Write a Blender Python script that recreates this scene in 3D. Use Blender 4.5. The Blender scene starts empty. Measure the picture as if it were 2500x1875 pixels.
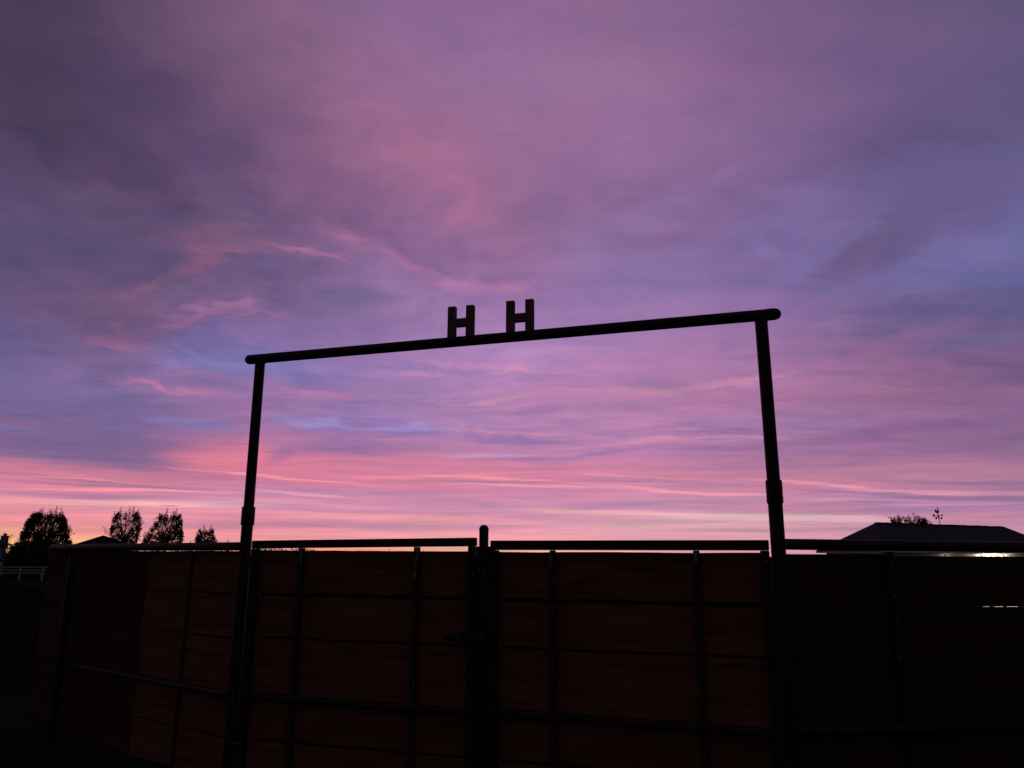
import bpy, bmesh, math, random
from mathutils import Vector, Matrix
random.seed(7)
sc = bpy.context.scene
R = math.radians

# ------------------------------------------------------------------ camera
EYE = 1.9
cam_d = bpy.data.cameras.new("camera"); cam = bpy.data.objects.new("camera", cam_d)
sc.collection.objects.link(cam)
cam_d.sensor_fit = 'HORIZONTAL'; cam_d.sensor_width = 36.0
PITCH, ROLL, FPX = R(12.62), R(0.32), 1850.0
cam_d.lens = 36.0 * FPX / 2500.0
cam_d.clip_start = 0.05; cam_d.clip_end = 6000
cam.matrix_world = Matrix.Translation((0, 0, EYE)) @ Matrix.Rotation(R(90) + PITCH, 4, 'X') @ Matrix.Rotation(ROLL, 4, 'Z')
sc.camera = cam
sc.view_settings.view_transform = 'Standard'
sc.view_settings.look = 'None'
sc.view_settings.exposure = 0.0
sc.view_settings.gamma = 1.0

def lin(c):
    return tuple(((v/255.0)/12.92 if v <= 10.31 else (((v/255.0)+0.055)/1.055)**2.4) for v in c)

# ------------------------------------------------------------------ sky (direction based: azimuth / elevation in degrees)
world = bpy.data.worlds.new("World"); sc.world = world
world.use_nodes = True
wt = world.node_tree; wt.nodes.clear()
N = wt.nodes; Lk = wt.links
def node(t, **kw):
    n = N.new(t)
    for k, v in kw.items(): setattr(n, k, v)
    return n
def put(sock, v):
    if isinstance(v, bpy.types.NodeSocket): Lk.new(v, sock)
    elif v is not None: sock.default_value = v
def m(op, a, b=None, c=None, clamp=False):
    n = node('ShaderNodeMath', operation=op, use_clamp=clamp)
    put(n.inputs[0], a)
    if b is not None: put(n.inputs[1], b)
    if c is not None: put(n.inputs[2], c)
    return n.outputs[0]
def mixc(f, a, b, blend='MIX'):
    n = node('ShaderNodeMix', data_type='RGBA', blend_type=blend)
    put(n.inputs[0], f); put(n.inputs[6], a); put(n.inputs[7], b)
    return n.outputs[2]
def rng(v, a, b, c, d, kind='LINEAR'):
    n = node('ShaderNodeMapRange', interpolation_type=kind)
    put(n.inputs[0], v)
    for i, x in enumerate((a, b, c, d)): put(n.inputs[i+1], x)
    return n.outputs[0]
def comb(x, y, z):
    n = node('ShaderNodeCombineXYZ')
    put(n.inputs[0], x); put(n.inputs[1], y); put(n.inputs[2], z)
    return n.outputs[0]
def sep(v):
    n = node('ShaderNodeSeparateXYZ'); put(n.inputs[0], v); return n.outputs
def noise(vec, scale, detail=5, rough=0.5, dist=0.0):
    n = node('ShaderNodeTexNoise', noise_dimensions='3D')
    put(n.inputs['Vector'], vec); put(n.inputs['Scale'], scale)
    put(n.inputs['Detail'], detail); put(n.inputs['Roughness'], rough); put(n.inputs['Distortion'], dist)
    return n
tc = node('ShaderNodeTexCoord')
dx, dy, dz = sep(tc.outputs['Generated'])[:3]
az = m('MULTIPLY', m('ARCTAN2', dx, dy), 57.29578)
el = m('MULTIPLY', m('ARCSINE', dz), 57.29578)
elp = m('MAXIMUM', el, 0.0)
den = m('ADD', m('MAXIMUM', dz, 0.0), 0.07)
px_ = m('DIVIDE', dx, den); py_ = m('DIVIDE', dy, den)
Pc = comb(px_, py_, 0.0)
# high cloud sheet, seen in perspective, streaks drawn out along the wind
wind = node('ShaderNodeMapping'); put(wind.inputs[0], Pc)
wind.inputs['Rotation'].default_value = (0, 0, R(14)); wind.inputs['Scale'].default_value = (0.55, 1.25, 1)
W1 = noise(wind.outputs[0], 1.3, 6, 0.52, 0.35)
W2 = noise(wind.outputs[0], 4.5, 5, 0.55, 0.6)
# low stratus near the horizon: thin bands in azimuth / elevation
band = comb(m('MULTIPLY', az, 0.035), m('MULTIPLY', el, 0.75), 3.3)
B1 = noise(band, 1.5, 5, 0.6, 0.5)
def cen(s): return m('SUBTRACT', s, 0.5)
# wisps: fine torn structure of the mid and upper cloud
wmap = node('ShaderNodeMapping'); put(wmap.inputs[0], comb(az, el, 0.0))
wmap.inputs['Rotation'].default_value = (0, 0, R(16)); wmap.inputs['Scale'].default_value = (0.085, 0.21, 1)
W3 = noise(wmap.outputs[0], 1.0, 8, 0.60, 0.5)
w3c = sep(W3.outputs['Color'])
w1c = sep(W1.outputs['Color']); w2c = sep(W2.outputs['Color'])
hi = rng(elp, 1.0, 18.0, 0.0, 1.0)
amp_e = m('MULTIPLY_ADD', hi, 2.8, 0.35)
amp_a = m('MULTIPLY_ADD', hi, 3.5, 2.5)
azw = m('ADD', az, m('MULTIPLY', m('ADD', cen(w1c[0]), m('MULTIPLY', cen(w2c[0]), 0.35)), amp_a))
elw = m('ADD', el, m('MULTIPLY', m('ADD', cen(w1c[1]), m('MULTIPLY', cen(w2c[1]), 0.30)), amp_e))
azw = m('ADD', azw, m('MULTIPLY', cen(w3c[0]), m('MULTIPLY', hi, 7.0)))
elw = m('ADD', elw, m('MULTIPLY', cen(w3c[1]), m('MULTIPLY', hi, 4.5)))
elw = m('ADD', elw, m('MULTIPLY', cen(B1.outputs[0]), rng(elp, 0.0, 4.0, 0.15, 0.9)))

ROWS = [0, 1, 2, 3.5, 5, 7, 9, 11, 13.5, 16, 19, 22, 26, 30, 34, 39]
COLS = {
 -36: [(250,190,130),(245,165,140),(235,140,150),(225,140,160),(215,130,160),(150,100,145),(115,98,148),(112,100,155),(100,88,140),(104,84,128),(98,82,122),(92,78,120),(92,74,110),(78,62,92),(75,60,88),(78,60,88)],
 -28: [(250,175,140),(245,150,150),(245,160,165),(210,130,160),(205,122,150),(122,98,145),(120,105,158),(130,105,155),(122,98,145),(125,90,128),(105,80,115),(96,76,112),(92,72,104),(90,68,104),(96,74,104),(106,80,112)],
 -19: [(250,165,150),(240,145,155),(225,135,155),(205,140,175),(200,125,165),(200,115,150),(160,115,165),(150,112,165),(128,116,176),(132,106,162),(125,98,140),(114,90,132),(115,84,120),(118,86,125),(130,94,130),(138,100,138)],
 -10: [(250,190,150),(240,155,165),(215,140,165),(205,135,170),(220,130,160),(190,120,160),(150,120,180),(160,122,175),(165,125,180),(150,115,170),(140,110,160),(140,102,148),(140,98,140),(153,102,140),(148,106,150),(140,102,148)],
 0:   [(250,180,165),(240,160,170),(225,150,170),(205,140,175),(215,130,165),(195,130,170),(180,130,180),(180,128,175),(180,130,185),(178,134,190),(160,118,172),(145,108,158),(150,106,150),(152,106,150),(150,110,155),(145,104,150)],
 10:  [(240,165,175),(222,150,170),(225,165,180),(200,140,175),(210,135,165),(190,125,170),(185,128,175),(188,128,172),(178,125,175),(165,122,175),(142,112,168),(138,112,165),(142,105,152),(150,108,155),(148,108,152),(140,102,145)],
 19:  [(225,155,170),(215,150,170),(220,165,175),(190,130,165),(200,128,160),(165,115,155),(165,122,172),(170,115,158),(168,117,165),(148,112,165),(132,106,160),(124,102,155),(128,98,148),(135,102,148),(132,96,140),(120,94,140)],
 28:  [(215,150,170),(220,155,175),(205,135,165),(170,122,162),(190,125,155),(158,110,150),(150,105,150),(155,105,145),(140,100,145),(122,98,148),(110,98,152),(112,100,155),(105,85,130),(118,92,138),(115,90,135),(108,84,128)],
 37:  [(205,145,165),(210,150,170),(195,135,165),(148,112,148),(165,118,150),(140,100,140),(128,96,140),(128,92,132),(112,88,130),(100,90,138),(104,100,152),(108,102,160),(96,86,130),(98,84,128),(95,82,122),(90,78,114)],
}
ZEN = (62, 50, 78)
fac = m('DIVIDE', m('MAXIMUM', elw, 0.0), 90.0)
base = None; prev = None
for a_, cols in sorted(COLS.items()):
    r = node('ShaderNodeValToRGB'); r.color_ramp.interpolation = 'LINEAR'
    put(r.inputs[0], fac)
    e = r.color_ramp.elements
    stops = [(row/90.0, c) for row, c in zip(ROWS, cols)] + [(52/90.0, tuple((a+b)/2 for a, b in zip(cols[-1], ZEN))), (1.0, ZEN)]
    while len(e) > 1: e.remove(e[-1])
    for i, (p, c) in enumerate(stops):
        q = e[0] if i == 0 else e.new(p)
        q.position = p; q.color = (*lin(c), 1)
    if base is None: base = r.outputs[0]
    else: base = mixc(rng(azw, prev, a_, 0.0, 1.0), base, r.outputs[0])
    prev = a_

# individual clouds: (azimuth, elevation, half width, half height, tilt, colour, strength), degrees
def azel(px, py):
    x = px-1250; y = 937.5-py
    X = math.cos(ROLL)*x-math.sin(ROLL)*y; Y = math.sin(ROLL)*x+math.cos(ROLL)*y
    v = (X, FPX*math.cos(PITCH)-Y*math.sin(PITCH), FPX*math.sin(PITCH)+Y*math.cos(PITCH))
    l = math.sqrt(sum(q*q for q in v))
    return math.degrees(math.atan2(v[0], v[1])), math.degrees(math.asin(v[2]/l))
CL = [
 # upper left dark, upper middle pink
 (60,250,260,170,0,(70,56,82),.8),(330,60,200,40,-20,(102,76,108),.4),(420,560,180,30,-25,(102,80,122),.5),(200,470,220,40,-20,(98,76,110),.5),(90,600,160,40,0,(86,74,114),.5),(250,560,120,26,-20,(90,76,116),.5),(300,240,160,90,0,(84,64,104),.5),(340,430,150,60,-10,(82,62,96),.7),(540,330,120,80,-25,(98,74,114),.6),(580,460,170,36,-24,(100,76,118),.7),
 (620,150,260,160,0,(128,92,124),.4),(1060,400,340,120,-36,(164,106,147),.55),(1110,455,180,40,-34,(170,108,146),.4),(960,350,120,50,-40,(160,104,142),.3),(300,650,280,60,-6,(92,76,118),.6),(180,720,330,130,0,(98,80,116),.35),(300,1010,260,30,0,(112,94,142),.35),(120,520,200,60,0,(88,74,110),.5),(860,250,120,120,0,(148,102,142),.4),
 (900,520,190,34,-30,(126,90,134),.8),(1110,600,190,36,-14,(136,98,148),.8),(760,480,150,30,-30,(124,86,126),.5),
 (1440,600,90,40,8,(150,120,172),.8),(1420,618,60,20,0,(142,116,170),.5),(1650,485,170,26,14,(148,114,164),.4),(1590,560,160,22,6,(136,98,146),.5),
 (1950,520,110,44,0,(128,110,166),.7),(1830,570,130,20,-24,(134,112,170),.6),(1960,650,90,36,-10,(134,114,172),.7),(1660,440,160,26,14,(138,98,146),.5),
 (2230,570,260,44,18,(104,84,124),.4),(2120,620,130,50,10,(108,86,128),.35),(2350,500,200,70,10,(100,84,130),.5),(2360,640,230,56,6,(112,108,166),.6),(2480,690,120,24,0,(102,106,166),.5),
 (2330,765,250,34,-4,(94,88,136),.85),(2150,560,200,26,24,(108,86,128),.5),(2000,470,120,50,0,(118,96,148),.3),(1750,690,140,40,10,(128,104,160),.5),
 (2400,830,160,24,0,(104,98,150),.6),(2440,900,160,50,0,(106,88,134),.5),
 # left middle: bright rims and blue holes
 (560,585,170,26,6,(136,92,124),.8),(600,605,130,9,3,(150,98,134),.9),(745,607,95,8,-4,(170,108,154),1),(815,628,60,7,-22,(164,106,154),1),
 (640,655,150,52,0,(104,84,128),.9),(660,655,60,10,0,(118,96,148),.45),(540,625,50,16,0,(100,80,122),.7),
 (462,632,46,30,20,(148,96,126),.8),(395,680,110,15,36,(142,94,128),.85),(520,690,90,22,-40,(134,96,136),.4),
 (440,700,60,28,20,(106,84,124),.7),(550,742,110,8,6,(166,110,156),.9),(640,752,70,6,-6,(170,114,162),.7),(478,764,90,8,22,(158,102,144),.9),(420,760,50,7,10,(150,98,140),.7),
 (330,808,120,24,14,(142,96,134),.8),(320,845,90,8,3,(150,104,146),.6),(250,620,190,80,0,(90,76,118),.6),(130,700,190,90,0,(98,80,120),.4),
 (500,800,130,38,14,(122,106,168),.7),(520,880,150,34,-6,(132,120,184),.8),(480,868,60,12,-30,(142,132,198),.5),(640,880,120,40,0,(130,120,184),.4),
 (390,942,115,7,-5,(176,114,160),1),(470,915,70,5,-5,(166,114,162),.8),(200,905,130,7,-8,(126,100,152),.6),(480,955,80,6,-2,(172,114,162),.7),
 (760,958,110,9,-4,(176,118,170),1),(830,972,60,5,-6,(176,116,166),.7),(720,900,130,34,0,(124,110,174),.5),
 (880,592,130,18,-18,(162,108,152),.75),(990,635,90,14,-30,(170,112,158),.75),(1070,672,90,12,-20,(178,116,166),.8),(1190,692,130,15,-2,(178,118,168),.8),(1010,690,160,46,-20,(164,120,178),.6),(1110,620,120,22,-20,(138,100,150),.6),
 (1165,640,50,12,0,(150,116,166),.4),
 # middle band under the crossbar
 (1000,900,120,22,0,(150,122,186),.6),(1110,882,110,5,-6,(200,142,188),.6),(1220,893,90,5,-8,(202,142,184),.6),(1050,915,90,5,5,(198,138,184),.6),(1250,905,90,5,4,(206,142,182),.7),(1400,905,120,6,-6,(200,138,180),.5),
 (1210,975,150,7,4,(204,140,176),.7),(1450,955,200,8,-3,(196,136,176),.6),(1700,950,220,10,5,(198,134,168),.7),(1830,940,120,7,5,(198,136,172),.5),
 (1330,1005,260,9,2,(166,118,170),.7),(1600,1005,200,9,0,(168,116,166),.6),
 (780,1042,110,12,-3,(158,138,198),.9),(1010,1045,110,8,2,(166,142,204),.9),(890,1060,220,8,0,(146,116,176),.6),(480,1040,140,14,-4,(128,116,176),.8),(30,1052,80,9,-6,(116,108,166),.8),(200,1050,200,10,-5,(112,96,146),.5),
 (700,1078,110,7,4,(196,126,170),.7),(850,1092,190,14,0,(144,108,164),.7),(1250,1075,150,9,0,(146,110,168),.9),(1200,1113,110,5,0,(200,160,210),.7),(1300,1122,150,6,0,(152,114,172),.8),
 (1250,1055,190,5,-3,(208,136,172),.8),(1480,1085,160,4,6,(212,138,176),.8),(1600,1072,150,4,2,(214,142,180),.8),(1750,1074,180,4,-2,(210,140,172),.8),(1480,1108,140,6,8,(158,114,168),.7),(1760,1060,160,10,0,(158,108,158),.8),(1780,1096,180,6,-2,(156,108,160),.8),(1560,1050,150,5,4,(166,114,166),.6),
 (300,1108,330,34,-4,(120,98,146),.85),(60,1098,150,30,0,(116,98,146),.6),
 # salmon glow and fine horizon streaks
 (1080,1150,560,34,-1,(218,124,150),.55),(300,1165,320,24,0,(216,124,150),.4),(1750,1165,300,24,-2,(204,126,156),.4),(950,1322,620,20,0,(248,158,156),.45),(1700,1325,400,18,0,(236,162,172),.4),
 (560,1128,150,34,0,(222,122,148),.9),(700,1146,220,30,-4,(216,118,148),.8),(700,1105,40,16,30,(158,110,160),.7),(930,1150,260,20,0,(216,126,158),.6),(40,1150,130,24,0,(190,114,146),.7),(180,1148,180,16,-3,(204,122,152),.7),
 (200,1175,260,4,-1,(244,146,164),.9),(300,1182,240,2.6,-1,(150,102,142),.7),(330,1190,260,3,-1,(156,108,150),.8),(330,1198,360,3.4,1,(250,148,166),.95),(80,1212,120,4,2,(240,150,172),.8),(260,1215,260,6,0,(170,124,164),.7),
 (600,1157,170,3,-3,(246,146,162),.9),(750,1170,200,3,-3,(246,148,164),.8),(680,1202,90,2.4,-3,(248,168,186),.95),(780,1213,60,3,-2,(240,170,196),.9),(740,1210,40,2,-4,(240,170,196),.8),(900,1206,260,12,0,(184,128,172),.6),
 (1050,1160,220,4,2,(240,142,160),.8),(1250,1168,240,3.4,-2,(242,150,166),.85),(1150,1175,220,2.6,0,(170,116,156),.7),(1300,1186,240,3,-2,(246,158,176),.85),(1500,1175,220,3,-2,(180,122,160),.8),(1560,1165,180,3,-3,(234,146,166),.8),(1600,1195,200,3.4,-5,(240,154,172),.85),(1760,1203,160,3.4,-4,(240,158,180),.85),(1690,1180,200,4,-4,(186,126,164),.7),
 (1940,1178,130,4,-6,(236,144,170),.9),(2060,1188,140,4,-6,(228,146,174),.9),(2260,1200,260,4,-3,(218,146,176),.9),(2420,1206,180,5,-2,(208,142,170),.8),(2150,1205,240,5,-5,(168,118,158),.8),(2350,1215,250,6,-4,(152,112,154),.85),(2100,1222,260,4,-2,(212,146,180),.7),(2300,1232,220,3,-1,(206,150,190),.6),(2250,1243,280,7,-1,(166,122,166),.8),(2380,1175,200,6,-3,(152,108,150),.7),(2330,1155,220,6,-2,(176,122,156),.5),
 (2250,1046,260,14,4,(138,96,148),.7),(2050,1085,220,16,0,(150,106,154),.5),(2000,1035,120,10,0,(158,118,176),.6),(2400,1060,180,30,0,(128,98,142),.5),
 (350,1229,280,7,1,(255,184,178),.95),(150,1222,180,6,0,(242,160,172),.7),(560,1230,160,7,-1,(226,164,188),.7),(420,1233,28,1.6,0,(150,104,130),.8),(150,1258,220,12,0,(222,134,152),.7),(420,1268,300,9,0,(246,150,164),.7),
 (850,1234,320,5,-2,(232,158,172),.7),(900,1262,320,8,-1,(246,160,164),.85),(1150,1243,320,6,-1,(198,138,176),.7),(450,1282,260,7,0,(194,130,156),.75),(800,1281,330,7,-1,(188,130,152),.8),(1150,1285,260,6,-1,(200,142,164),.7),(700,1300,280,7,0,(244,152,166),.7),(1100,1302,260,6,0,(242,158,170),.6),
 (1650,1258,330,6,-2,(242,190,190),.9),(1850,1264,240,8,-1,(232,186,190),.9),(2050,1266,190,8,-3,(226,180,192),.9),(1450,1252,240,5,-1,(238,160,172),.7),(1650,1276,300,5,0,(202,152,168),.7),(1650,1290,320,6,0,(222,166,176),.6),(1900,1294,300,5,0,(184,132,158),.7),(1300,1238,300,5,-1,(206,142,176),.6),(1600,1235,240,8,-1,(184,130,170),.6),(1950,1242,160,6,0,(216,134,158),.7),
 (2020,1308,150,6,0,(224,154,176),.6),(2400,1262,200,10,0,(206,140,166),.5),
 (50,1328,80,16,0,(255,190,116),.75),(190,1328,60,16,8,(255,184,126),.8),(100,1290,200,14,0,(246,150,140),.7),(20,1292,140,4,0,(255,170,140),.8),(120,1275,200,5,0,(226,132,146),.6),
 (960,1344,190,5,0,(255,160,116),.8),(820,1339,120,4,0,(255,140,110),.7),(1280,1345,140,4,0,(255,176,140),.8),(630,1335,40,16,0,(255,184,120),.8),
]
# mid-scale billows, strongest in the broken cloud at the left and the middle heights
lmap = node('ShaderNodeMapping'); put(lmap.inputs[0], comb(az, el, 2.0))
lmap.inputs['Rotation'].default_value = (0, 0, R(20)); lmap.inputs['Scale'].default_value = (0.22, 0.38, 1)
L1 = noise(lmap.outputs[0], 1.0, 7, 0.58, 0.9)
l1c = sep(L1.outputs['Color'])
lmask = m('MULTIPLY', rng(elp, 5.0, 13.0, 0.0, 1.0, 'SMOOTHSTEP'), m('MULTIPLY', rng(az, -16.0, 22.0, 1.0, 0.45, 'SMOOTHSTEP'), rng(elp, 24.0, 38.0, 1.0, 0.40)))
azw = m('ADD', azw, m('MULTIPLY', cen(l1c[0]), m('MULTIPLY', lmask, 5.0)))
elw = m('ADD', elw, m('MULTIPLY', cen(l1c[1]), m('MULTIPLY', lmask, 4.0)))
blobvec = comb(azw, elw, 0.0)
# fine streaks keep closer to their place than the broad masses
sv = comb(m('ADD', az, m('ADD', m('MULTIPLY', cen(w1c[0]), 2.0), m('MULTIPLY', cen(w3c[0]), m('MULTIPLY_ADD', hi, 2.5, 1.0)))),
          m('ADD', m('ADD', el, m('ADD', m('MULTIPLY', cen(w3c[2]), m('MULTIPLY', hi, 2.0)), m('MULTIPLY', cen(l1c[1]), m('MULTIPLY', lmask, 2.4)))), m('ADD', m('MULTIPLY', cen(B1.outputs[0]), rng(elp, 0, 8, 0.35, 0.9)), m('MULTIPLY', m('ADD', cen(w1c[1]), m('MULTIPLY', cen(w2c[1]), 0.35)), rng(elp, 2, 20, 0.1, 1.6)))), 0.0)
col = base
for (px, py, rx, ry, rot, c, s) in CL:
    a_, e_ = azel(px, py)
    k = math.cos(R(a_))**2 if False else 1.0
    d = 31.0 * (1 + 0.10*(abs(a_)/30)**2)
    mp = node('ShaderNodeMapping', vector_type='TEXTURE')
    put(mp.inputs[0], sv if ry < 20 else blobvec)
    mp.inputs['Location'].default_value = (a_, e_, 0)
    mp.inputs['Rotation'].default_value = (0, 0, R(rot))
    mp.inputs['Scale'].default_value = (rx*1.35/d, ry*1.5/d, 1)
    g = node('ShaderNodeTexGradient', gradient_type='SPHERICAL'); put(g.inputs[0], mp.outputs[0])
    if py < 900: s *= 0.78 if ry < 20 else 0.9
    f = rng(g.outputs['Fac'], 0.0, 0.85, 0.0, s, 'SMOOTHSTEP')
    col = mixc(f, col, (*lin(c), 1))
# fine texture of the cloud sheet: pink lit edges and blue-grey shade
t1 = noise(wind.outputs[0], 3.2, 6, 0.6, 0.9).outputs[0]
bb = comb(m('MULTIPLY', az, 0.07), m('MULTIPLY', el, 1.5), 9.1)
t2 = noise(bb, 1.6, 5, 0.62, 0.8).outputs[0]
low = rng(elp, 3.0, 11.0, 1.0, 0.0, 'SMOOTHSTEP')
tx = m('ADD', m('MULTIPLY', cen(t1), m('SUBTRACT', 1.0, low)), m('MULTIPLY', m('MULTIPLY', cen(t2), 0.95), low))
texa = rng(elp, 8, 30, 1.0, 0.4)
tx = m('ADD', m('MULTIPLY', tx, texa), m('ADD', m('MULTIPLY', cen(w3c[2]), m('MULTIPLY', hi, 0.32)), m('MULTIPLY', cen(l1c[2]), m('MULTIPLY', lmask, 0.68))))
br = m('MULTIPLY_ADD', tx, 0.62, 1.0)
rr = m('MULTIPLY_ADD', tx, 1.05, 1.0)
bl = m('MULTIPLY_ADD', tx, 0.42, 1.0)
col = mixc(1.0, col, comb(rr, br, bl), 'MULTIPLY')
hs = node('ShaderNodeHueSaturation'); hs.inputs['Saturation'].default_value = 0.965; hs.inputs['Value'].default_value = 0.965; put(hs.inputs['Color'], col); col = hs.outputs[0]
# the eastern half of the sky, behind the viewer, has already gone dark
away = rng(m('ABSOLUTE', az), 44.0, 95.0, 0.0, 1.0, 'SMOOTHSTEP')
col = mixc(away, col, (*lin((74, 62, 76)), 1))
# nothing but dark land below the horizon
col = mixc(rng(el, -1.2, -0.8, 1.0, 0.0), col, (0.004, 0.003, 0.004, 1))
sky = node('ShaderNodeTexSky', sky_type='NISHITA', sun_disc=False)
sky.sun_elevation = R(0.5); sky.sun_rotation = R(-33)
bg1 = node('ShaderNodeBackground'); put(bg1.inputs[0], col); put(bg1.inputs[1], 1.0)
bg2 = node('ShaderNodeBackground'); put(bg2.inputs[0], sky.outputs[0]); put(bg2.inputs[1], 0.0006)
addn = node('ShaderNodeAddShader'); Lk.new(bg1.outputs[0], addn.inputs[0]); Lk.new(bg2.outputs[0], addn.inputs[1])
wo = node('ShaderNodeOutputWorld'); Lk.new(addn.outputs[0], wo.inputs[0])
try: world.cycles.sampling_method = 'MANUAL'; world.cycles.sample_map_resolution = 512
except Exception: pass

# sun: the last of it, just at the horizon ahead on the left
sun_d = bpy.data.lights.new("sun", 'SUN'); sun = bpy.data.objects.new("sun", sun_d); sc.collection.objects.link(sun)
sun_d.energy = 0.05; sun_d.angle = R(3); sun_d.color = (1, 0.5, 0.3)
sd = Vector((math.sin(R(-33))*math.cos(R(1)), math.cos(R(-33))*math.cos(R(1)), math.sin(R(1))))
sun.rotation_euler = sd.to_track_quat('Z', 'Y').to_euler()

# ------------------------------------------------------------------ materials
def material(name, c1, c2=None, rough=0.7, spec=0.2, scale=(4, 4, 4), detail=5, metal=0.0, worn=None, bump=0.0, worn_cut=0.68, grain=None, worn_z=0):
    mt = bpy.data.materials.new(name); mt.use_nodes = True
    t = mt.node_tree; b = t.nodes['Principled BSDF']
    b.inputs['Roughness'].default_value = rough; b.inputs['Specular IOR Level'].default_value = spec
    b.inputs['Metallic'].default_value = metal
    tcn = t.nodes.new('ShaderNodeTexCoord'); mp = t.nodes.new('ShaderNodeMapping'); mp.inputs['Scale'].default_value = scale
    t.links.new(tcn.outputs['Object'], mp.inputs[0])
    nz = t.nodes.new('ShaderNodeTexNoise'); nz.inputs['Scale'].default_value = 1; nz.inputs['Detail'].default_value = detail
    nz.inputs['Roughness'].default_value = 0.6; nz.inputs['Distortion'].default_value = 0.4
    t.links.new(mp.outputs[0], nz.inputs['Vector'])
    r = t.nodes.new('ShaderNodeValToRGB')
    r.color_ramp.elements[0].position = 0.3; r.color_ramp.elements[1].position = 0.7
    r.color_ramp.elements[0].color = (*c1, 1); r.color_ramp.elements[1].color = (*(c2 or c1), 1)
    t.links.new(nz.outputs[0], r.inputs[0])
    out = r.outputs[0]
    if grain:
        g = t.nodes.new('ShaderNodeTexNoise'); g.inputs['Scale'].default_value = 1; g.inputs['Detail'].default_value = 6; g.inputs['Distortion'].default_value = 1.4
        mg = t.nodes.new('ShaderNodeMapping'); mg.inputs['Scale'].default_value = grain
        t.links.new(tcn.outputs['Object'], mg.inputs[0]); t.links.new(mg.outputs[0], g.inputs['Vector'])
        rg = t.nodes.new('ShaderNodeValToRGB'); rg.color_ramp.elements[0].position = 0.36; rg.color_ramp.elements[1].position = 0.56
        rg.color_ramp.elements[0].color = (0.62, 0.56, 0.54, 1); rg.color_ramp.elements[1].color = (1, 1, 1, 1)
        t.links.new(g.outputs[0], rg.inputs[0])
        mx = t.nodes.new('ShaderNodeMix'); mx.data_type = 'RGBA'; mx.blend_type = 'MULTIPLY'; mx.inputs[0].default_value = 1
        t.links.new(out, mx.inputs[6]); t.links.new(rg.outputs[0], mx.inputs[7]); out = mx.outputs[2]
    if worn:
        w = t.nodes.new('ShaderNodeTexNoise'); w.inputs['Scale'].default_value = 1; w.inputs['Detail'].default_value = 6; w.inputs['Roughness'].default_value = 0.7
        mw = t.nodes.new('ShaderNodeMapping'); mw.inputs['Scale'].default_value = (14, 14, 4)
        t.links.new(tcn.outputs['Object'], mw.inputs[0]); t.links.new(mw.outputs[0], w.inputs['Vector'])
        rw = t.nodes.new('ShaderNodeValToRGB'); rw.color_ramp.elements[0].position = worn_cut; rw.color_ramp.elements[1].position = worn_cut+0.04
        rw.color_ramp.elements[0].color = (0, 0, 0, 1); rw.color_ramp.elements[1].color = (1, 1, 1, 1)
        wsrc = w.outputs[0]
        if worn_z:                                     # paint rubbed off towards the top, where hands and ropes go
            sx = t.nodes.new('ShaderNodeSeparateXYZ'); t.links.new(tcn.outputs['Object'], sx.inputs[0])
            mr = t.nodes.new('ShaderNodeMapRange'); mr.inputs[1].default_value = 1.1; mr.inputs[2].default_value = 1.7; mr.inputs[3].default_value = 0; mr.inputs[4].default_value = worn_z
            t.links.new(sx.outputs[2], mr.inputs[0])
            ad = t.nodes.new('ShaderNodeMath'); t.links.new(wsrc, ad.inputs[0]); t.links.new(mr.outputs[0], ad.inputs[1]); wsrc = ad.outputs[0]
        t.links.new(wsrc, rw.inputs[0])
        mx = t.nodes.new('ShaderNodeMix'); mx.data_type = 'RGBA'
        t.links.new(rw.outputs[0], mx.inputs[0]); t.links.new(out, mx.inputs[6]); mx.inputs[7].default_value = (*worn, 1); out = mx.outputs[2]
    t.links.new(out, b.inputs['Base Color'])
    if bump:
        bp = t.nodes.new('ShaderNodeBump'); bp.inputs['Strength'].default_value = bump; bp.inputs['Distance'].default_value = 0.01
        t.links.new(nz.outputs[0], bp.inputs['Height']); t.links.new(bp.outputs[0], b.inputs['Normal'])
    return mt
def emitter(name, col, st):
    mt = bpy.data.materials.new(name); mt.use_nodes = True
    t = mt.node_tree; b = t.nodes['Principled BSDF']
    nz = t.nodes.new('ShaderNodeTexNoise'); nz.inputs['Scale'].default_value = 3
    r = t.nodes.new('ShaderNodeValToRGB')
    r.color_ramp.elements[0].color = (*[q*0.6 for q in col], 1); r.color_ramp.elements[1].color = (*col, 1)
    r.color_ramp.elements[0].position = .35; r.color_ramp.elements[1].position = .6
    t.links.new(nz.outputs[0], r.inputs[0]); t.links.new(r.outputs[0], b.inputs['Emission Color'])
    b.inputs['Emission Strength'].default_value = st; b.inputs['Base Color'].default_value = (0.1, 0.1, 0.1, 1)
    return mt
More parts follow.
